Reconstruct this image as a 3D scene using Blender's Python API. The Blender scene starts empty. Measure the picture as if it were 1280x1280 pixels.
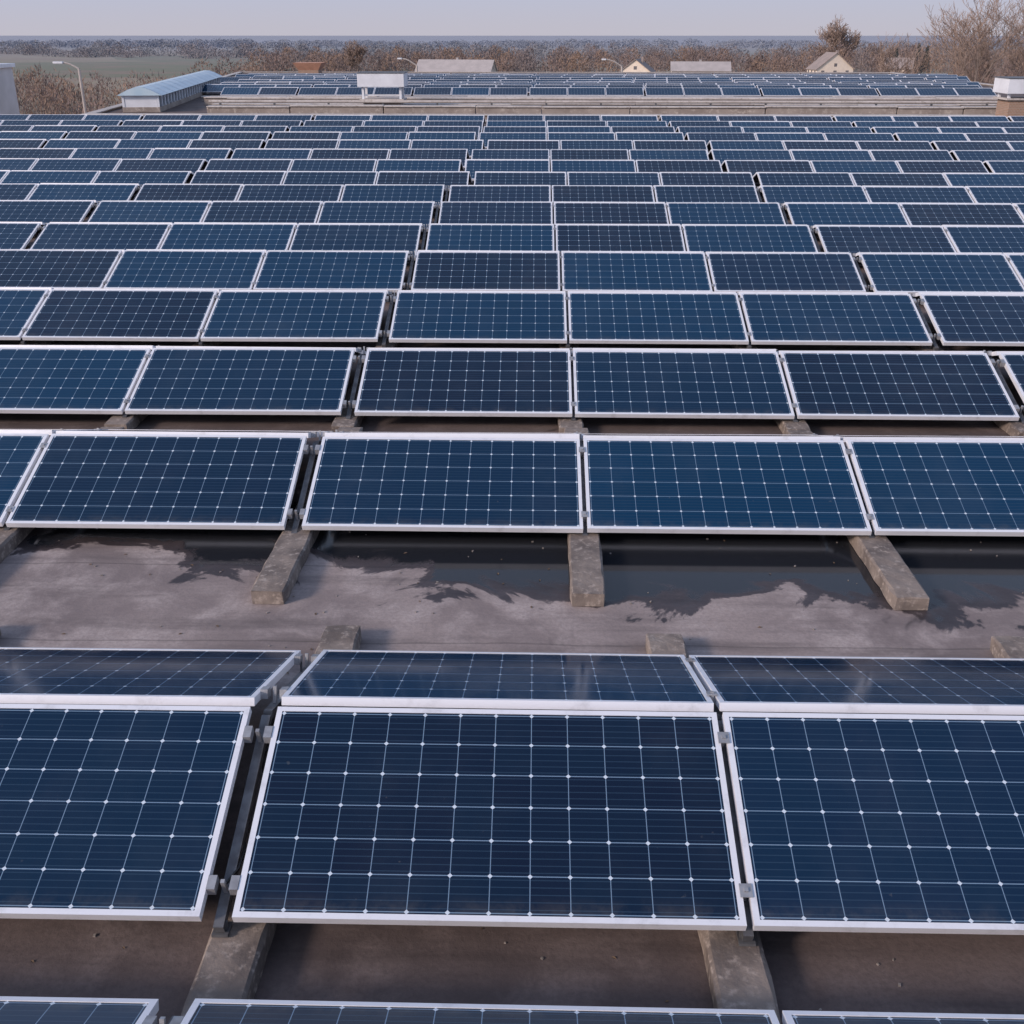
import bpy, bmesh, math, random
from mathutils import Vector, Matrix
random.seed(7)
sc=bpy.context.scene
COL=sc.collection
D=math.radians

# ------------------------------------------------------------------ helpers
def new_mat(name, rough=.8, metal=0.0, col=(.5,.5,.5), spec=.5):
    m=bpy.data.materials.new(name); m.use_nodes=True
    nt=m.node_tree; b=nt.nodes['Principled BSDF']
    b.inputs['Base Color'].default_value=(*col,1); b.inputs['Roughness'].default_value=rough
    b.inputs['Metallic'].default_value=metal; b.inputs['Specular IOR Level'].default_value=spec
    return m,nt,b
class NB:
    def __init__(s,nt): s.nt=nt
    def n(s,t,**k):
        x=s.nt.nodes.new(t)
        for a,v in k.items(): setattr(x,a,v)
        return x
    def l(s,a,b): s.nt.links.new(a,b)
    def val(s,inp,v):
        if isinstance(v,(int,float)): inp.default_value=v
        elif isinstance(v,tuple): inp.default_value=v
        else: s.l(v,inp)
    def math(s,op,a,b=None,c=None,clamp=False):
        x=s.n('ShaderNodeMath',operation=op); x.use_clamp=clamp
        s.val(x.inputs[0],a)
        if b is not None: s.val(x.inputs[1],b)
        if c is not None: s.val(x.inputs[2],c)
        return x.outputs[0]
    def mix(s,f,a,b,mode='MIX'):
        x=s.n('ShaderNodeMix',data_type='RGBA',blend_type=mode)
        s.val(x.inputs[0],f)
        s.val(x.inputs[6],(*a,1) if isinstance(a,tuple) and len(a)==3 else a)
        s.val(x.inputs[7],(*b,1) if isinstance(b,tuple) and len(b)==3 else b)
        return x.outputs[2]
    def noise(s,vec,scale,detail=4,rough=.55,dist=0):
        x=s.n('ShaderNodeTexNoise'); s.l(vec,x.inputs['Vector'])
        x.inputs['Scale'].default_value=scale;x.inputs['Detail'].default_value=detail
        x.inputs['Roughness'].default_value=rough;x.inputs['Distortion'].default_value=dist
        return x.outputs['Fac']
    def ramp(s,f,a,b):
        x=s.n('ShaderNodeMapRange',interpolation_type='SMOOTHSTEP'); s.l(f,x.inputs[0])
        x.inputs[1].default_value=a;x.inputs[2].default_value=b
        return x.outputs[0]
    def bump(s,h,strength,dist,b):
        x=s.n('ShaderNodeBump'); x.inputs['Strength'].default_value=strength; x.inputs['Distance'].default_value=dist
        s.l(h,x.inputs['Height']); s.l(x.outputs[0],b.inputs['Normal'])
def noisy(name,c1,c2,scale=3,rough=.85,bump=.3,bdist=.01,detail=6,spec=.3,metal=0,c3=None):
    m,nt,b=new_mat(name,rough,metal,c1,spec); q=NB(nt)
    p=q.n('ShaderNodeNewGeometry').outputs['Position']
    f=q.noise(p,scale,detail); c=q.mix(q.ramp(f,.3,.7),c1,c2)
    if c3: c=q.mix(q.ramp(q.noise(p,scale*6.3,5),.5,.75),c,c3)
    q.l(c,b.inputs['Base Color'])
    if bump: q.bump(q.noise(p,scale*9,5),bump,bdist,b)
    return m
class MB:   # mesh builder
    def __init__(s): s.v=[];s.f=[];s.m=[]
    def box(s,x0,x1,y0,y1,z0,z1,mi=0,M=None):
        i=len(s.v)
        for x,y,z in [(x0,y0,z0),(x1,y0,z0),(x1,y1,z0),(x0,y1,z0),(x0,y0,z1),(x1,y0,z1),(x1,y1,z1),(x0,y1,z1)]:
            p=Vector((x,y,z)); 
            if M is not None: p=M@p
            s.v.append(p[:])
        for q in [(0,3,2,1),(4,5,6,7),(0,1,5,4),(1,2,6,5),(2,3,7,6),(3,0,4,7)]:
            s.f.append(tuple(i+k for k in q)); s.m.append(mi)
    def poly(s,pts,mi=0):
        i=len(s.v); s.v+= [tuple(p) for p in pts]; s.f.append(tuple(range(i,i+len(pts)))); s.m.append(mi)
    def prism(s,pts,z0,z1,mi=0):   # counter-clockwise plan outline extruded
        n=len(pts); i=len(s.v); s.v+=[(p[0],p[1],z0) for p in pts]+[(p[0],p[1],z1) for p in pts]
        s.f.append(tuple(i+n+k for k in range(n))); s.m.append(mi)
        s.f.append(tuple(i+n-1-k for k in range(n))); s.m.append(mi)
        for k in range(n): s.f.append((i+k,i+(k+1)%n,i+n+(k+1)%n,i+n+k)); s.m.append(mi)
    def tube(s,a,b,r0,r1,n=6,mi=0,cap=False):
        a=Vector(a);b=Vector(b);d=(b-a)
        if d.length<1e-6: return
        d.normalize(); u=d.orthogonal().normalized(); w=d.cross(u); i=len(s.v)
        for P,r in((a,r0),(b,r1)):
            for k in range(n):
                t=2*math.pi*k/n; s.v.append((P+u*math.cos(t)*r+w*math.sin(t)*r)[:])
        for k in range(n):
            s.f.append((i+k,i+(k+1)%n,i+n+(k+1)%n,i+n+k)); s.m.append(mi)
        if cap:
            s.f.append(tuple(i+n+k for k in range(n)));s.m.append(mi)
            s.f.append(tuple(i+n-1-k for k in range(n)));s.m.append(mi)
    def mesh(s,name,mats):
        me=bpy.data.meshes.new(name); me.from_pydata(s.v,[],s.f)
        for m in mats: me.materials.append(m)
        me.polygons.foreach_set('material_index',s.m); me.update(); return me
def obj(name,me,parent=None,M=None,bevel=0):
    o=bpy.data.objects.new(name,me); COL.objects.link(o)
    if M is not None: o.matrix_world=M
    if parent: o.parent=parent
    if bevel:
        b=o.modifiers.new('bevel','BEVEL'); b.width=bevel; b.segments=2; b.limit_method='ANGLE'
    return o
def empty(name,loc=(0,0,0)):
    o=bpy.data.objects.new(name,None); o.location=loc; o.empty_display_size=.5; COL.objects.link(o); return o

# ------------------------------------------------------------------ materials
mGlass,nt,b=new_mat('pv_glass',.12,0,(.01,.02,.05),.4); q=NB(nt)
uv=q.n('ShaderNodeUVMap').outputs[0]; sep=q.n('ShaderNodeSeparateXYZ'); q.l(uv,sep.inputs[0])
U,V=sep.outputs[0],sep.outputs[1]
fu=q.math('FRACT',U);fv=q.math('FRACT',V)
du=q.math('MINIMUM',fu,q.math('SUBTRACT',1.0,fu)); dv=q.math('MINIMUM',fv,q.math('SUBTRACT',1.0,fv))
lineu=q.math('LESS_THAN',du,.011); linev=q.math('LESS_THAN',dv,.014)
line=q.math('MAXIMUM',lineu,linev)
dia=q.math('LESS_THAN',q.math('ADD',du,dv),.066)
f5=q.math('FRACT',q.math('MULTIPLY',V,5.0)); d5=q.math('ABSOLUTE',q.math('SUBTRACT',f5,.5)); bus=q.math('LESS_THAN',d5,.075)
rnd=q.n('ShaderNodeObjectInfo').outputs['Random']
pos=q.n('ShaderNodeNewGeometry').outputs['Position']
wn=q.n('ShaderNodeTexWhiteNoise',noise_dimensions='3D')
cv=q.n('ShaderNodeCombineXYZ'); q.l(q.math('FLOOR',U),cv.inputs[0]); q.l(q.math('FLOOR',V),cv.inputs[1]); q.l(q.math('MULTIPLY',rnd,50.0),cv.inputs[2]); q.l(cv.outputs[0],wn.inputs['Vector'])
cell=q.mix(q.ramp(rnd,.0,.9),(.0040,.0105,.032),(.0012,.033,.088))
r2=q.math('FRACT',q.math('MULTIPLY',rnd,7.31))
cell=q.mix(q.math('MULTIPLY',q.ramp(r2,.7,.95),.6),cell,(.008,.010,.030))
cell=q.mix(q.math('MULTIPLY',wn.outputs['Value'],.35),cell,(.004,.026,.060))
c=q.mix(q.math('MULTIPLY',bus,.5),cell,(.032,.068,.12))
c=q.mix(line,c,(.17,.26,.38)); c=q.mix(dia,c,(.62,.71,.82))
dust=q.ramp(q.noise(pos,1.1,6,.65),.42,.85)
spots=q.ramp(q.noise(pos,21,3,.5),.73,.78)
c=q.mix(q.math('MULTIPLY',dust,.06),c,(.26,.28,.32))
c=q.mix(q.math('MULTIPLY',spots,.10),c,(.35,.34,.32))
low=q.math('MULTIPLY',q.ramp(V,.55,-.05),q.ramp(q.noise(pos,9,5,.7),.35,.7))
c=q.mix(q.math('MULTIPLY',low,.16),c,(.22,.20,.18))
q.l(c,b.inputs['Base Color'])
q.l(q.math('ADD',q.math('MULTIPLY',dust,.20),.09),b.inputs['Roughness'])
b.inputs['IOR'].default_value=1.42

mFrame,nt,b=new_mat('anodised_aluminium',.45,.2,(.74,.75,.79),.5); q=NB(nt)
pos=q.n('ShaderNodeNewGeometry').outputs['Position']
q.l(q.mix(q.ramp(q.noise(pos,6,6,.7),.5,.85),(.84,.85,.91),(.56,.56,.60)),b.inputs['Base Color'])
mBack,_,_=new_mat('backsheet',.7,0,(.07,.07,.08))
mSteel=noisy('galvanised_steel',(.17,.175,.19),(.10,.10,.11),14,.5,.1,.002,metal=.4)
mClamp=noisy('clamp_aluminium',(.46,.47,.50),(.30,.30,.32),14,.45,.1,.002,metal=.5)
mDark,_,_=new_mat('cable_black',.5,0,(.012,.012,.014))
mConc=noisy('weathered_concrete',(.27,.225,.20),(.13,.108,.10),4,.93,.8,.006,9,c3=(.40,.34,.305))

mRoof,nt,b=new_mat('roof_bitumen',.9,0,(.15,.13,.13),.4); q=NB(nt)
pos=q.n('ShaderNodeNewGeometry').outputs['Position']; sp=q.n('ShaderNodeSeparateXYZ'); q.l(pos,sp.inputs[0])
big=q.noise(pos,.55,5,.6,.6); mid=q.noise(pos,2.6,7,.65,.3); fine=q.noise(pos,38,4,.7)
c=q.mix(q.ramp(big,.35,.65),(.37,.305,.29),(.22,.18,.178))
c=q.mix(q.ramp(mid,.42,.72),c,(.46,.39,.375))
c=q.mix(q.math('MULTIPLY',q.ramp(fine,.35,.7),.38),c,(.18,.15,.15))
mp=q.n('ShaderNodeVectorMath',operation='MULTIPLY'); q.l(pos,mp.inputs[0]); mp.inputs[1].default_value=(.35,3,1)
streak=q.noise(mp.outputs[0],1.3,5,.6)
c=q.mix(q.math('MULTIPLY',q.ramp(streak,.48,.70),.65),c,(.13,.108,.108))
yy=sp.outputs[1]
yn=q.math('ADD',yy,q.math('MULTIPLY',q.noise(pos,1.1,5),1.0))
# shade under and between the panel rows, painted into the felt colour
row_shade=q.math('MAXIMUM',q.ramp(yn,4.9,3.9),q.ramp(yn,7.6,8.6))
c=q.mix(q.math('MULTIPLY',row_shade,.9),c,q.mix(1.0,c,(.36,.33,.335),'MULTIPLY'))
lapn=q.math('ADD',yy,q.math('MULTIPLY',q.noise(pos,1.5,3),.07))
lap=q.math('LESS_THAN',q.math('FRACT',q.math('ADD',lapn,.42)),.016)
c=q.mix(q.math('MULTIPLY',lap,.35),c,(.05,.045,.045))
# rain water standing along the walkway
edge=q.noise(pos,1.05,9,.62,.9)
prof=q.math('SUBTRACT',1.0,q.math('DIVIDE',q.math('ABSOLUTE',q.math('SUBTRACT',yy,7.10)),1.10))
xr=q.math('MAXIMUM',q.math('MINIMUM',q.math('MULTIPLY',q.math('ADD',sp.outputs[0],.7),.16),.24),-.5)
wsum=q.math('ADD',q.math('ADD',q.math('MULTIPLY',edge,2.1),prof),xr)
wet=q.ramp(wsum,1.27,1.33); pool=q.ramp(wsum,1.40,1.56)
wet2=q.math('MULTIPLY',q.ramp(q.noise(pos,.8,5,.6,.8),.60,.64),.8)
wet=q.math('MAXIMUM',wet,wet2)
cw=q.mix(1.0,c,(.20,.195,.22),'MULTIPLY')
c=q.mix(wet,c,cw); c=q.mix(pool,c,(.020,.022,.028)); q.l(c,b.inputs['Base Color'])
q.l(q.math('SUBTRACT',q.math('SUBTRACT',.92,q.math('MULTIPLY',wet,.45)),q.math('MULTIPLY',pool,.38)),b.inputs['Roughness'])
bs=q.n('ShaderNodeBump'); bs.inputs['Distance'].default_value=.012
q.l(q.math('SUBTRACT',q.math('SUBTRACT',.6,q.math('MULTIPLY',wet,.25)),q.math('MULTIPLY',pool,.34)),bs.inputs['Strength'])
q.l(q.math('ADD',mid,q.math('MULTIPLY',fine,.35)),bs.inputs['Height']); q.l(bs.outputs[0],b.inputs['Normal'])

# ------------------------------------------------------------------ panel mesh
PL,PW=1.96,.99
def panel_mesh():
    m=MB(); t=.024; z0=-.04
    m.box(0,PL,0,t,z0,0,1); m.box(0,PL,PW-t,PW,z0,0,1)
    m.box(0,t,t,PW-t,z0,0,1); m.box(PL-t,PL,t,PW-t,z0,0,1)
    m.poly([(t,t,-.003),(PL-t,t,-.003),(PL-t,PW-t,-.003),(t,PW-t,-.003)],0)
    m.poly([(t,PW-t,-.009),(PL-t,PW-t,-.009),(PL-t,t,-.009),(t,t,-.009)],2)
    m.box(PL/2-.06,PL/2+.06,PW-.2,PW-.1,-.03,-.0095,3)
    me=m.mesh('solar_panel',[mGlass,mFrame,mBack,mDark])
    u=me.uv_layers.new(name='UVMap')
    for p in me.polygons:
        for li in p.loop_indices:
            co=me.vertices[me.loops[li].vertex_index].co
            u.data[li].uv=((co.x-.034)/(PL-.068)*12,(co.y-.034)/(PW-.068)*6)
    return me
PM=panel_mesh()
TILT=D(19.109); cT,sT=math.cos(TILT),math.sin(TILT); RG=.077; S=.031; G=.124; HB=.22
def slope_mats(Y,h):
    base=HB+h
    front=Matrix.Translation((0,Y,base))@Matrix.Rotation(TILT,4,'X')
    back=Matrix.Translation((0,Y+2*PW*cT+RG,base))@Matrix.Rotation(math.pi,4,'Z')@Matrix.Rotation(TILT,4,'X')
    return front,back
def columns(X,xmin,xmax):
    out=[]; per=3*PL+2*S+G
    k=math.floor((xmin-X)/per)-1
    while X+k*per<xmax:
        for j in range(3):
            x=X+k*per+j*(PL+S)
            if x+PL>xmin and x<xmax: out.append((x,j))
        k+=1
    return out
def support_mesh(end):
    m=MB(); w=.02; base=HB
    tot=2*PW*cT+RG
    for sgn in (0,1):
        M=Matrix.Translation((0,0,base))@Matrix.Rotation(TILT,4,'X')
        if sgn: M=Matrix.Translation((0,tot,base))@Matrix.Rotation(math.pi,4,'Z')@Matrix.Rotation(TILT,4,'X')
        m.box(-w,w,-.01,PW,-.105,-.065,0,M)
        for yy in (.14,.85):
            if end:
                for sx in(-1,1):
                    m.box(sx*.045-.017,sx*.045+.017,yy-.03,yy+.03,-.04,.004,1,M)
            else: m.box(-.024,.024,yy-.028,yy+.028,.001,.006,1,M)
            m.box(-.008,.008,yy-.008,yy+.008,-.07,.014,1,M)
        fy=.05 if not sgn else tot-.05
        m.box(-.032,.032,fy-.035,fy+.035,.10,.112,0)
        m.box(-.026,.026,fy-.006,fy+.006,.112,base-.07,0)
        py=PW*cT-.05 if not sgn else tot-PW*cT+.05
        m.box(-w,w,py-.02,py+.02,.10,base+PW*sT-.11,0)
    prev=None
    for i in range(17):
        t=i/16; y=.15+t*(tot-.3); z=base+.02+ (.22*(1-abs(2*t-1))) -.07*abs(math.sin(t*9.4))
        p=(.03*math.sin(t*17),y,z)
        if prev: m.tube(prev,p,.006,.006,5,2)
        prev=p
    return m.mesh('mounting_frame',[mSteel,mClamp,mDark])
SM=[support_mesh(False),support_mesh(True)]
def beam_mesh(L,seed,w=.22,h=.098):
    r=random.Random(seed); bm=bmesh.new(); n=max(6,int(L/.10)); prev=None
    for i in range(n+1):
        y=L*i/n; j=lambda a: r.uniform(-a,a)
        e=.008 if i in(0,n) else 0
        pr=[(-w/2+e+j(.005),y,0),(w/2-e+j(.005),y,0),(w/2-e+j(.005),y+j(.006),h*.86),(w/2-.014+j(.006),y+j(.006),h-e+j(.003)),(0,y+j(.006),h-e+j(.003)),(-w/2+.014+j(.006),y+j(.006),h-e+j(.003)),(-w/2+e+j(.005),y+j(.006),h*.86)]
        vs=[bm.verts.new(p) for p in pr]
        if prev:
            for k in range(7): bm.faces.new((prev[k],prev[(k+1)%7],vs[(k+1)%7],vs[k]))
        else: bm.faces.new(vs)
        prev=vs
    bm.faces.new(prev[::-1]); bmesh.ops.recalc_face_normals(bm,faces=bm.faces)
    me=bpy.data.meshes.new('concrete_beam'); bm.to_mesh(me); bm.free(); me.materials.append(mConc); return me

rr=random.Random(3)
Ys=[.73,3.137,6.843,9.266,11.662,14.189,16.519,18.806]
Xs=[-1.138,-1.14,-1.616,-1.623,-1.611,-1.635,-1.683,-1.681]
Hs=[.09,.008,-.055,-.043,-.011,-.019,-.024,-.004]
for k in range(9):
    Ys.append(Ys[-1]+2.33+rr.uniform(-.05,.05)); Xs.append(-1.69+rr.uniform(-.05,.05)+(.35 if k in(1,4) else 0)); Hs.append(rr.uniform(-.035,.03))
BM_short=[beam_mesh(2.36,s) for s in range(4)]
def build_row(Y,X,h,xmin,xmax,near,row):
    F,B=slope_mats(Y,h)
    par=None if near else empty('solar_panel_row',(0,Y,0))
    def put(name,me,M):
        o=bpy.data.objects.new(name,me); COL.objects.link(o)
        if par: o.parent=par; o.matrix_parent_inverse=Matrix.Translation((0,-Y,0)); o.matrix_basis=M
        else: o.matrix_world=M
    for (x,j) in columns(X,xmin,xmax):
        for side in (0,1):
            jit=Matrix.Rotation(D(rr.uniform(-.35,.35)),4,'X')@Matrix.Rotation(D(rr.uniform(-.18,.18)),4,'Y')
            if side==0: M=Matrix.Translation((x+rr.uniform(-.003,.003),0,0))@F@jit
            else: M=Matrix.Translation((x+PL+rr.uniform(-.003,.003),0,0))@B@jit
            put('solar_panel' if near else 'panel',PM,M)
        end=(j==0); sx=x-(G/2 if end else S/2)
        if row<9:
            put('mounting_frame' if near else 'mounting',SM[1 if end else 0],Matrix.Translation((sx,Y,h)))
            bx=sx+rr.uniform(-.03,.03); rot=rr.uniform(-.8,.8)
            if row==0: continue
            if row==1: y0,L=-1.9,7.5+rr.uniform(-.06,.06)
            elif row==2: y0,L=Y-.86+rr.uniform(-.05,.05),3.1
            else: y0,L=Y-.15,2.3
            me=beam_mesh(L,rr.random()) if row<3 else rr.choice(BM_short)
            zo=.004+(.003 if row>2 and row%2 else 0)
            put('concrete_beam' if near else 'beam',me,Matrix.Translation((bx,y0,zo))@Matrix.Rotation(D(rot),4,'Z'))
for i,(Y,X,h) in enumerate(zip(Ys,Xs,Hs)):
    hw=.56*(Y+2)+3.5
    build_row(Y,X,h,-hw-1,hw,i<5,i)
for k in range(9):
    build_row(60.5+2.5*k,-.4+.25*(k%3),rr.uniform(-.03,.03),-16.5-.35*k,23.5+.4*k,False,20)

# grit and leaves lying on the felt
mLeaf=noisy('dry_leaf',(.20,.13,.08),(.12,.09,.07),30,.9,0)
mGrit=noisy('grit',(.34,.30,.28),(.20,.18,.17),30,.9,0)
m=MB(); rl=random.Random(21)
for k in range(330):
    x=rl.uniform(-5,6); y=rl.choice([rl.uniform(4.9,7.2),rl.uniform(2.4,3.6)]); a=rl.uniform(0,6.28)
    if k%3:
        s=rl.uniform(.003,.007); M=Matrix.Translation((x,y,.0005))@Matrix.Rotation(a,4,'Z'); m.box(-s,s,-s*.7,s*.7,0,s,1,M)
    else:
        s=rl.uniform(.008,.018); ca,sa=math.cos(a)*s,math.sin(a)*s
        m.poly([(x-ca,y-sa,.002),(x+sa*.5,y-ca*.5,.005),(x+ca,y+sa,.003),(x-sa*.5,y+ca*.5,.006)],0)
obj('roof_debris',m.mesh('roof_debris',[mLeaf,mGrit]))

# ------------------------------------------------------------------ roofs
mWallL=noisy('rendered_wall',(.60,.60,.64),(.50,.50,.53),.8,.9,.2,.01)
mCoping=noisy('coping_metal',(.58,.54,.52),(.44,.40,.38),1.6,.6,.1,.003,c3=(.31,.27,.24))
mCop2=noisy('parapet_render',(.38,.33,.30),(.26,.22,.20),1.2,.9,.2,.01,c3=(.50,.45,.41))
GZ=-14.0
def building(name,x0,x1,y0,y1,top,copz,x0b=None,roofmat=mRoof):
    x0b=x0 if x0b is None else x0b
    e=empty(name,((x0+x1)/2,(y0+y1)/2,GZ)); inv=Matrix.Translation(-e.location)
    def ch(n,me,bev=0):
        o=obj(n,me,bevel=bev); o.parent=e; o.matrix_parent_inverse=inv; return o
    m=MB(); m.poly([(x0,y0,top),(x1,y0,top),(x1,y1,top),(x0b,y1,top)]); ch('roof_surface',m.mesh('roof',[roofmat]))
    def ring(m,t,inn,z0,z1):
        m.prism([(x0-t,y0-t),(x1+t,y0-t),(x1+t,y0+inn),(x0-t,y0+inn)],z0,z1)
        m.prism([(x0b-t,y1-inn),(x1+t,y1-inn),(x1+t,y1+t),(x0b-t,y1+t)],z0,z1)
        m.prism([(x1-inn,y0+inn),(x1+t,y0+inn),(x1+t,y1-inn),(x1-inn,y1-inn)],z0,z1)
        m.prism([(x0-t,y0+inn),(x0+inn,y0+inn),(x0b+inn,y1-inn),(x0b-t,y1-inn)],z0,z1)
    m=MB(); ring(m,.3,.001,GZ,top+copz-.05); ch('walls',m.mesh('walls',[mCop2]))
    m=MB(); ring(m,.36,.06,top+copz-.049,top+copz); ch('coping',m.mesh('coping',[mCoping]),.01)
    return e,ch
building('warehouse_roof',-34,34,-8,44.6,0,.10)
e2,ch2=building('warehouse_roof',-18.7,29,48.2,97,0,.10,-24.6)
m=MB()
for y,h,x0,x1 in ((49.4,.34,-14.2,20.0),(52.4,.25,-14.8,21.5),(55.4,.36,-16,24),(58.4,.24,-17,24)):
    x=x0
    while x<x1:
        L=rr.uniform(2.6,6.2); hh=h+rr.uniform(-.02,.03)
        m.box(x,min(x+L,x1)-.04,y,y+.4,0.002,hh-.06,0); m.box(x,min(x+L,x1)-.02,y-.06,y+.46,hh-.06,hh,1); x+=L
ch2('roof_kerb',m.mesh('roof_kerb',[mCop2,mCoping]),.02)
m=MB()
for y,z in ((50.9,.42),(54.0,.38)):
    m.tube((-14.5,y,z),(21.5,y,z),.06,.06,8,0,True)
    x=-14
    while x<21.5: m.box(x-.04,x+.04,y-.04,y+.04,.003,z-.055,1); x+=2.4
obj('roof_pipe',m.mesh('roof_pipe',[mCoping,mSteel]))

# ------------------------------------------------------------------ ventilation shafts
mWhite=noisy('white_sheet_metal',(.76,.79,.86),(.66,.68,.74),2,.5,.05,.002)
mBrick,nt,b=new_mat('brick',.9,0,(.3,.12,.07)); q=NB(nt)
tc=q.n('ShaderNodeTexCoord').outputs['Object']; br=q.n('ShaderNodeTexBrick')
cx=q.n('ShaderNodeSeparateXYZ'); q.l(tc,cx.inputs[0]); cc=q.n('ShaderNodeCombineXYZ'); q.l(q.math('ADD',cx.outputs[0],cx.outputs[1]),cc.inputs[0]); q.l(cx.outputs[2],cc.inputs[1])
q.l(cc.outputs[0],br.inputs['Vector']); br.inputs['Scale'].default_value=4
br.inputs['Color1'].default_value=(.36,.22,.16,1);br.inputs['Color2'].default_value=(.28,.18,.13,1);br.inputs['Mortar'].default_value=(.40,.36,.32,1)
q.l(br.outputs[0],b.inputs['Base Color'])
def vent(x,y,w,base_mat,hb,top,caph=.56):
    e=empty('ventilation_shaft',(x,y,0)); 
    def ch(n,me,bev=0): return obj(n,me,e,bevel=bev)
    m=MB(); m.box(-w/2+.2,w/2-.2,-.6,.6,0,hb); ch('base',m.mesh('base',[base_mat]),.02)
    m=MB(); m.box(-w/2+.05,w/2-.05,-.7,.7,hb,hb+.07); ch('slab',m.mesh('slab',[mCoping]),.01)
    m=MB()
    for sx in(-1,1):
        for sy in(-1,1): m.box(sx*(w/2-.2)-.05,sx*(w/2-.2)+.05,sy*.5-.05,sy*.5+.05,hb+.07,top-caph)
    m.box(-w/2+.25,w/2-.25,-.45,-.40,hb+.2,hb+.25)
    ch('posts',m.mesh('posts',[mWhite]))
    m=MB(); m.box(-w/2,w/2,-.75,.75,top-caph,top); ch('hood',m.mesh('hood',[mWhite]),.015)
    m=MB(); m.box(-w/2-.03,w/2+.03,-.78,.78,top+.001,top+.03); ch('hood_rim',m.mesh('hood_rim',[mSteel]))
vent(-6.85,51.6,2.05,mCop2,.45,1.58)
vent(19.6,47.2,2.0,mBrick,.75,1.55)
e=empty('brick_chimney',(-18.3,94,0))
mTerr=noisy('terracotta',(.62,.34,.24),(.50,.28,.20),3)
m=MB(); m.box(-.8,.8,-.8,.8,0,.35); obj('stack',m.mesh('stack',[mBrick]),e)
m=MB(); 
b0=[(-.8,-.8,.35),(.8,-.8,.35),(.8,.8,.35),(-.8,.8,.35)]; t0=[(-1.15,-1.15,.9),(1.15,-1.15,.9),(1.15,1.15,.9),(-1.15,1.15,.9)]
for k in range(4): m.poly([b0[k],b0[(k+1)%4],t0[(k+1)%4],t0[k]])
m.poly(t0); obj('cap',m.mesh('cap',[mTerr]),e)

# ------------------------------------------------------------------ long skylight
mSkyl,nt,b=new_mat('polycarbonate_sheet',.3,0,(.42,.52,.60)); q=NB(nt)
tc=q.n('ShaderNodeTexCoord').outputs['Object']
q.l(q.mix(q.ramp(q.noise(tc,.9,5),.35,.7),(.44,.60,.72),(.60,.72,.80)),b.inputs['Base Color'])
mWin,_,_=new_mat('dark_window',.15,0,(.04,.07,.10),.6)
p1=Vector((-17.3,50.2,0));p2=Vector((-20.2,71,0)); d=p2-p1; Ls=d.length
e=empty('roof_skylight',p1); e.rotation_euler=(0,0,math.atan2(d.y,d.x)-math.pi/2)
m=MB(); n=26; hw=.8
m.box(-hw,hw,0,Ls,0,.22); obj('kerb',m.mesh('kerb',[mCop2]),e,bevel=.02)
m=MB()
for i in range(n+1):
    y=Ls*i/n
    for sx in(-1,1): m.box(sx*(hw-.06)-.05,sx*(hw-.06)+.05,max(0,y-.09),min(Ls,y+.09),.22,.72)
m.box(-hw+.12,hw-.12,0.02,.1,.22,.72)
obj('mullions',m.mesh('mullions',[mWhite]),e)
m=MB(); m.box(-hw+.08,hw-.08,.12,Ls-.12,.22,.72); obj('glazing',m.mesh('glazing',[mWin]),e)
m=MB(); prof=[(-hw-.15,.70),(-hw*.6,.93),(-hw*.2,1.04),(hw*.2,1.04),(hw*.6,.93),(hw+.15,.70)]
for a,b_ in zip(prof[:-1],prof[1:]): m.poly([(a[0],-.15,a[1]),(b_[0],-.15,b_[1]),(b_[0],Ls+.15,b_[1]),(a[0],Ls+.15,a[1])])
m.poly([(p[0],-.15,p[1]) for p in prof]);m.poly([(p[0],Ls+.15,p[1]) for p in prof][::-1]); m.poly([(prof[0][0],-.15,.698),(prof[0][0],Ls+.15,.698),(prof[-1][0],Ls+.15,.698),(prof[-1][0],-.15,.698)])
for i in range(0,n+1,2):
    y=Ls*i/n
    for a,b_ in zip(prof[:-1],prof[1:]):
        m.poly([(a[0],y-.04,a[1]+.02),(b_[0],y-.04,b_[1]+.02),(b_[0],y+.04,b_[1]+.02),(a[0],y+.04,a[1]+.02)],1)
obj('canopy',m.mesh('canopy',[mSkyl,mWhite]),e)

# ------------------------------------------------------------------ landscape
mLand,nt,b=new_mat('farmland',.95,0,(.1,.1,.05),.1); q=NB(nt)
pos=q.n('ShaderNodeNewGeometry').outputs['Position']; sp=q.n('ShaderNodeSeparateXYZ'); q.l(pos,sp.inputs[0])
vo=q.n('ShaderNodeTexVoronoi'); vs=q.n('ShaderNodeVectorMath',operation='MULTIPLY'); q.l(pos,vs.inputs[0]); vs.inputs[1].default_value=(.0035,.008,1); q.l(vs.outputs[0],vo.inputs['Vector']); vo.inputs['Scale'].default_value=1
vsp=q.n('ShaderNodeSeparateColor'); q.l(vo.outputs['Color'],vsp.inputs[0])
c=q.mix(q.ramp(vsp.outputs[0],.2,.8),(.20,.21,.155),(.31,.275,.21))
c=q.mix(q.ramp(q.noise(pos,.03,8,.65),.4,.7),c,(.28,.22,.185))
far_haze=q.ramp(sp.outputs[1],300,1700); c=q.mix(q.math('MULTIPLY',far_haze,.9),c,(.36,.38,.45))  # aerial haze painted into the land colour, stronger with distance
q.l(c,b.inputs['Base Color'])
m=MB(); m.poly([(-5000,-300,GZ),(5000,-300,GZ),(5000,3600,GZ),(-5000,3600,GZ)]); obj('ground',m.mesh('ground',[mLand]))

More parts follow.
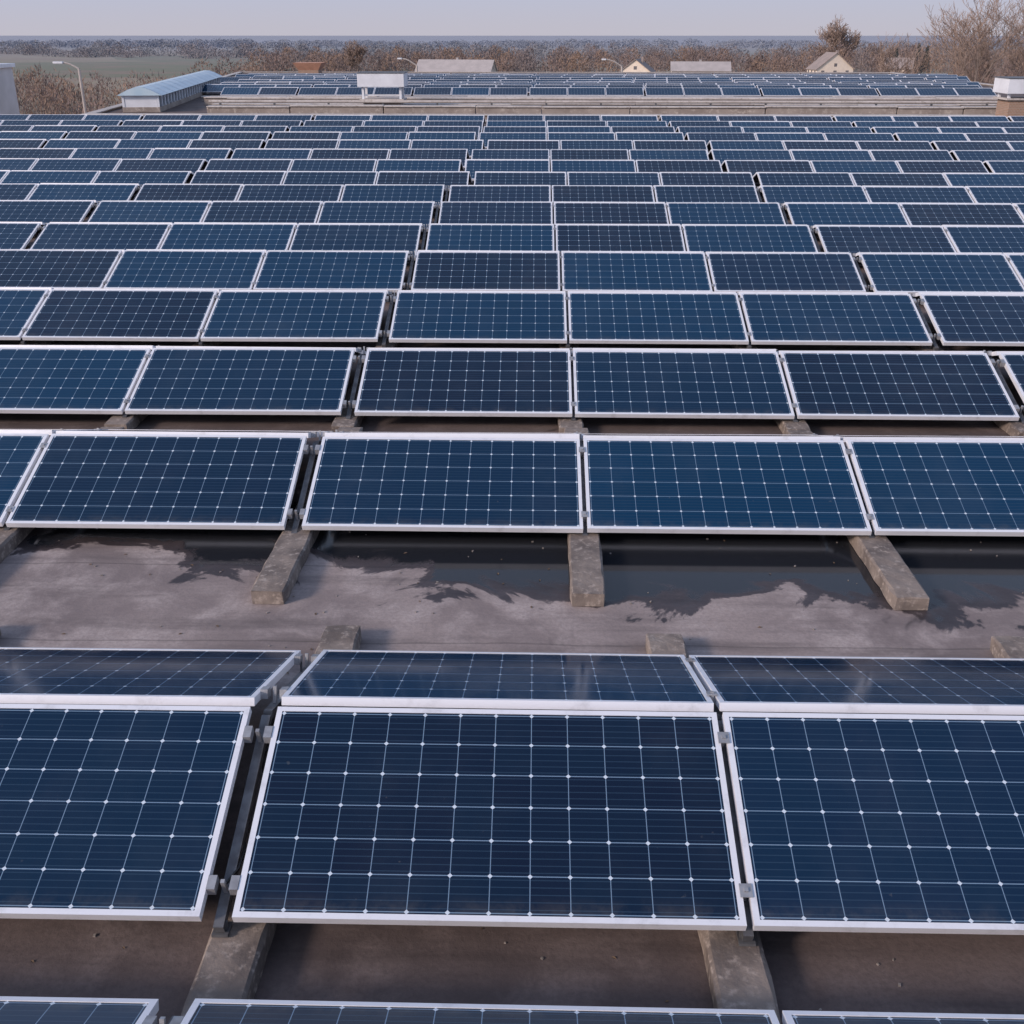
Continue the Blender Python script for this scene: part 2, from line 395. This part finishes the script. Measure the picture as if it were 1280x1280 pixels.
def mass(name,mats,spec,seed,lo=.04):
    r=random.Random(seed); m=MB()
    for (x,y,h,w,n,tw) in spec:
        mi=r.randrange(len(mats)); base=GZ
        for k in range(2):
            a=r.uniform(-.3,.3)*w; m.tube((x+a*.3,y,base),(x+a,y+r.uniform(-1,1),base+h*.7),tw*.8,tw*.3,3,mi)
        for k in range(n):
            t=r.random(); u=r.uniform(-1,1); v=r.uniform(-1,1)
            if u*u+v*v>1: u*=.6;v*=.6
            prof=(1-t**2.2)**.5*.75+.25
            cx=x+u*w*.5*prof; cy=y+v*w*.5*prof; cz=base+h*(lo+(1-lo)*t*(1-.3*(u*u+v*v)))
            L=h*r.uniform(.07,.17); dx=u*.6+r.uniform(-.5,.5); dz=r.uniform(.3,1)
            px=r.uniform(-1,1); ww=tw*r.uniform(.5,1.4)
            m.poly([(cx-ww*px,cy-ww*(1-abs(px)),cz),(cx+ww*px,cy+ww*(1-abs(px)),cz),(cx+dx*L,cy+v*L*.5,cz+dz*L)],mi)
    return obj(name,m.mesh(name,mats))
def tm(name,a,b): return noisy(name,a,b,.08,.95,0,spec=.0)
mT=[tm('bare_twigs_a',(.27,.20,.18),(.21,.165,.16)),tm('bare_twigs_b',(.25,.21,.205),(.205,.175,.18)),tm('bare_twigs_c',(.31,.22,.175),(.24,.18,.155))]
mTf=[tm('far_wood_hazed_a',(.24,.27,.34),(.215,.24,.305)),tm('far_wood_hazed_b',(.26,.28,.33),(.235,.255,.31))]  # blue-grey distance haze is part of these base colours
mTm=[tm('mid_wood_hazed_a',(.265,.245,.265),(.235,.225,.25)),tm('mid_wood_hazed_b',(.245,.25,.285),(.225,.235,.265))]  # lighter, bluer base colours carry the haze over the middle belt
mP=[tm('pine_far',(.09,.105,.105),(.07,.085,.085))]
r=random.Random(5)
sp_=[]
for k in range(700):
    x=r.uniform(-900,1000); y=r.uniform(1180,1400); h=r.uniform(6,7.6)*(1+.15*math.sin(x*.012)); sp_.append((x,y,h,r.uniform(18,30),110,1.2))
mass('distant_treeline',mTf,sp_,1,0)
sp_=[]
for k in range(420):
    x=r.uniform(-430,620); y=r.uniform(680,800)+max(0,-x-50)*.4; h=r.uniform(6.5,10)
    if x<-120 and r.random()<.5: h*=.6
    sp_.append((x,y,h,r.uniform(11,18),190,.6))
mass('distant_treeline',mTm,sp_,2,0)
sp_=[]
for k in range(390):
    x=r.uniform(-125,330); y=r.uniform(425,590); h=r.uniform(6.5,10.6)+(2.2 if x>110 else 0)
    if 25<x<75 and y<470: continue
    sp_.append((x,y,h,r.uniform(8,13),260,.32))
mass('bare_tree_belt',mT,sp_,3)
sp_=[]
for k in range(190):
    x=r.uniform(-175,-40); y=r.uniform(150,300); h=r.uniform(6.5,10.2)
    if x/y>-.215: continue
    sp_.append((x,y,h,r.uniform(6,10),230,.15))
mass('bare_thicket',[mT[0],mT[2]],sp_,4)
sp_=[]
for k in range(150):
    x=r.uniform(70,150); y=r.uniform(205,330); h=r.uniform(9,14.5)
    if x<100 and y>230: continue
    if x/y<.31: continue
    sp_.append((x,y,h,r.uniform(5,9),280,.13))
mass('bare_thicket',[mT[0],mT[2]],sp_,6)

def bare_tree(x,y,h,spread,seed,mats,depth=6,rad=None,rmin=.03):
    r=random.Random(seed); m=MB(); rad=rad or .26; 
    def br(p,d,L,ra,lv):
        segs=3 if lv<3 else 2
        for s in range(segs):
            q=p+d*L/segs; r1=ra*.88
            m.tube(p,q,max(ra,rmin),max(r1,rmin*.8),6 if lv<2 else 3,0 if lv<4 else 1); p=q; ra=r1
            d=(d+Vector((r.uniform(-1,1),r.uniform(-1,1),r.uniform(-.2,.6)))*.16).normalized()
            if lv<depth and (s>0 or lv>1) and s<segs-1:
                br(p,(d+Vector((r.uniform(-1,1),r.uniform(-1,1),r.uniform(-.2,.4)))*spread*1.2).normalized(),L*r.uniform(.5,.75),ra*.5,lv+1)
        if lv<depth:
            for k in range(3 if lv<2 else 2):
                br(p,(d+Vector((r.uniform(-1,1),r.uniform(-1,1),r.uniform(-.1,.5)))*spread).normalized(),L*r.uniform(.62,.85),ra*.62,lv+1)
    br(Vector((0,0,0)),Vector((0,0,1)),h*.26,rad,0)
    o=obj('bare_tree',m.mesh('bare_tree',mats)); o.location=(x,y,GZ)
    zs=max(v[2] for v in m.v); o.scale=(h/zs,)*3
    return o
mBark=noisy('bark',(.22,.175,.16),(.17,.14,.13),.6,.95,0)
mTw=noisy('twig',(.30,.225,.19),(.25,.19,.17),.6,.95,0)
bare_tree(76,204,25,.75,11,[mBark,mTw])
bare_tree(90,208,27,.72,12,[mBark,mTw])
bare_tree(83,224,22,.8,14,[mBark,mTw])
bare_tree(96,204,25,.75,17,[mBark,mTw])
bare_tree(71,235,17,.8,18,[mBark,mTw])
bare_tree(118,480,23,1.0,13,[mTw,mTw],rad=.4,rmin=.085)
bare_tree(125,484,20,1.0,19,[mTw,mTw],rad=.4,rmin=.085)
bare_tree(-66,430,14,.85,16,[mBark,mTw],rad=.3,rmin=.07)
m=MB(); 
for (x,y,h) in ((141,440,12.8),(146,445,12),(136,450,11)):
    for k in range(500):
        t=r.random()**.8; a=r.uniform(0,6.28); ra=(1-t)*2.3*r.uniform(.5,1)
        c=Vector((x+math.cos(a)*ra,y+math.sin(a)*ra,GZ+1+t*(h-1)))
        L=.6; m.poly([c+Vector((-.2,0,0)),c+Vector((.2,.1,0)),c+Vector((math.cos(a)*L,math.sin(a)*L,-.35))],0)
obj('conifer_clump',m.mesh('conifer_clump',mP))

# ------------------------------------------------------------------ houses
mCream=noisy('cream_render',(.80,.70,.60),(.72,.63,.55),.5,.9,0)
mTile=noisy('roof_tiles',(.34,.28,.265),(.28,.24,.23),.5,.9,0)
mSlate=noisy('grey_sheet_roof',(.46,.42,.42),(.39,.36,.36),.4,.8,0)
mTan=noisy('tan_wall',(.60,.51,.44),(.50,.43,.38),.5,.9,0)
mWinF,_,_=new_mat('far_window',.3,0,(.16,.15,.16),.4)
def house(name,x,y,w,dp,hw_,hr,rot,mw,mr):
    e=empty(name,(x,y,GZ)); e.rotation_euler=(0,0,D(rot))
    m=MB(); m.box(-w/2,w/2,-dp/2,dp/2,0,hw_)
    m.poly([(-w/2,-dp/2,hw_),(w/2,-dp/2,hw_),(0,-dp/2,hw_+hr)]);m.poly([(w/2,dp/2,hw_),(-w/2,dp/2,hw_),(0,dp/2,hw_+hr)])
    obj('walls',m.mesh('walls',[mw]),e)
    m=MB(); o_=.45; k=hr/(w/2)
    for s in(-1,1):
        m.poly([(s*(w/2+o_),-dp/2-o_,hw_-o_*k),(0,-dp/2-o_,hw_+hr),(0,dp/2+o_,hw_+hr),(s*(w/2+o_),dp/2+o_,hw_-o_*k)])
        m.poly([(s*(w/2+o_),-dp/2-o_,hw_-o_*k+.2),(0,-dp/2-o_,hw_+hr+.2),(0,dp/2+o_,hw_+hr+.2),(s*(w/2+o_),dp/2+o_,hw_-o_*k+.2)])
        m.poly([(s*(w/2+o_),-dp/2-o_,hw_-o_*k),(0,-dp/2-o_,hw_+hr),(0,-dp/2-o_,hw_+hr+.2),(s*(w/2+o_),-dp/2-o_,hw_-o_*k+.2)])
        m.poly([(s*(w/2+o_),-dp/2-o_,hw_-o_*k),(s*(w/2+o_),dp/2+o_,hw_-o_*k),(s*(w/2+o_),dp/2+o_,hw_-o_*k+.2),(s*(w/2+o_),-dp/2-o_,hw_-o_*k+.2)])
    m.box(w*.12,w*.12+.7,-.4,.4,hw_+hr*.5,hw_+hr+.8)
    obj('roof',m.mesh('roof',[mr]),e)
    m=MB(); n=max(2,int(w/3.5))
    for i in range(n):
        cx=-w/2+w*(i+.5)/n; m.box(cx-.55,cx+.55,-dp/2-.04,-dp/2+.05,hw_-1.9,hw_-.5)
    m.box(-.5,.5,-dp/2-.04,-dp/2+.05,hw_+hr*.15,hw_+hr*.15+1)
    for s in (-1,1):
        for i in range(3):
            cy=-dp/2+dp*(i+.5)/3; m.box(s*w/2-.04,s*w/2+.04,cy-.55,cy+.55,hw_-1.9,hw_-.5)
    obj('windows',m.mesh('windows',[mWinF]),e)
house('gabled_house',101,407,13,9,5.0,5.0,8,mCream,mTile)
house('gabled_house',32,376,9.5,9,5.2,3.4,-14,mCream,mTile)
house('long_barn',-27,390,10,25,4.8,3.2,80,mTan,mSlate)
house('long_barn',57,412,8,20,4.3,2.6,86,mTan,mSlate)
house('gabled_house',128,420,9,10,4.8,3.2,70,mTan,mTile)
e=empty('white_building',(-33.4,62,GZ)); m=MB(); T=-GZ+1.4; m.box(-4,4,-3,3,0,T); obj('walls',m.mesh('w',[mWallL]),e)
m=MB(); m.box(-4.15,4.15,-3.15,3.15,T,T+.2); obj('coping',m.mesh('c',[mWhite]),e,bevel=.02)
m=MB()
for i in range(3):
    for j in range(4): m.box(-3.1+i*2.4,-1.9+i*2.4,-3.04,-2.96,2.5+j*3,4.1+j*3)
obj('windows',m.mesh('wd',[mWin]),e)

# ------------------------------------------------------------------ street lamps
mPole=noisy('concrete_pole',(.50,.45,.43),(.42,.38,.37),1,.85,.1,.003)
def lamp(x,y,top,arm,rise,sc_=1):
    e=empty('street_lamp',(x,y,GZ)); H=top-GZ; m=MB()
    m.tube((0,0,0),(0,0,H*.55),.15*sc_,.12*sc_,8); m.tube((0,0,H*.55),(0,0,H),.12*sc_,.09*sc_,8)
    prev=Vector((0,0,H))
    for i in range(1,5):
        t=i/4; p=Vector((arm*t,0,H+rise*math.sin(t*math.pi/2))); m.tube(prev,p,.06*sc_,.055*sc_,6); prev=p
    obj('pole',m.mesh('pole',[mPole]),e)
    m=MB(); s=1 if arm>0 else -1
    m.box(min(0,s*.6),max(0,s*.6),-.14*sc_,.14*sc_,-.07*sc_,.07*sc_,0,Matrix.Translation(prev)); obj('lantern',m.mesh('lantern',[mWhite]),e,bevel=.03)
lamp(-27.6,70,1.15,-.9,.35,.9)
lamp(-16.5,160,-1.2,-2.0,.9,1.4)
lamp(11.5,160,-1.3,-2.2,.9,1.4)

# ------------------------------------------------------------------ light
w=bpy.data.worlds.new("World"); sc.world=w; w.use_nodes=True; nt=w.node_tree; q=NB(nt)
bg=nt.nodes['Background']; sky=q.n('ShaderNodeTexSky'); sky.sky_type='NISHITA'; sky.sun_disc=False
SE,AZ=24,-125
sky.sun_elevation=D(SE); sky.sun_rotation=D(AZ); sky.air_density=1.2; sky.dust_density=2.0; sky.ozone_density=2.5
tg=q.n('ShaderNodeTexCoord').outputs['Generated']; sg=q.n('ShaderNodeSeparateXYZ'); q.l(tg,sg.inputs[0])
hz=q.ramp(sg.outputs[2],.85,0.0)
haze=q.mix(q.ramp(sg.outputs[2],-.01,.05),(5.0,4.8,5.5),(4.3,4.75,6.3))
hf=q.math('ADD',q.math('MULTIPLY',hz,.67),.27)
q.l(q.mix(hf,q.mix(1.0,sky.outputs[0],(1.7,1.7,1.7),'MULTIPLY'),haze),bg.inputs['Color']); bg.inputs['Strength'].default_value=.11
sl=bpy.data.lights.new('sun','SUN'); sl.energy=2.8; sl.angle=D(9); sl.color=(1,.82,.71)
so=bpy.data.objects.new('sun',sl); COL.objects.link(so)
dv=Vector((math.sin(D(AZ))*math.cos(D(SE)),math.cos(D(AZ))*math.cos(D(SE)),math.sin(D(SE))))
so.rotation_euler=dv.to_track_quat('Z','Y').to_euler()

# ------------------------------------------------------------------ camera
cam=bpy.data.cameras.new('camera'); co=bpy.data.objects.new('camera',cam); COL.objects.link(co); sc.camera=co
cam.sensor_width=36; cam.lens=36*1357.317/1280; cam.clip_end=20000; cam.clip_start=.05
th,ps=D(23.961),D(-1.245)
R=Vector((math.cos(ps),-math.sin(ps),0)); F=Vector((math.sin(ps)*math.cos(th),math.cos(ps)*math.cos(th),-math.sin(th))); Uv=R.cross(F)
M=Matrix((R,Uv,-F)).transposed().to_4x4(); M.translation=(0,0,3.326); co.matrix_world=M
sc.view_settings.view_transform='Standard'; sc.view_settings.look='None'; sc.view_settings.exposure=0
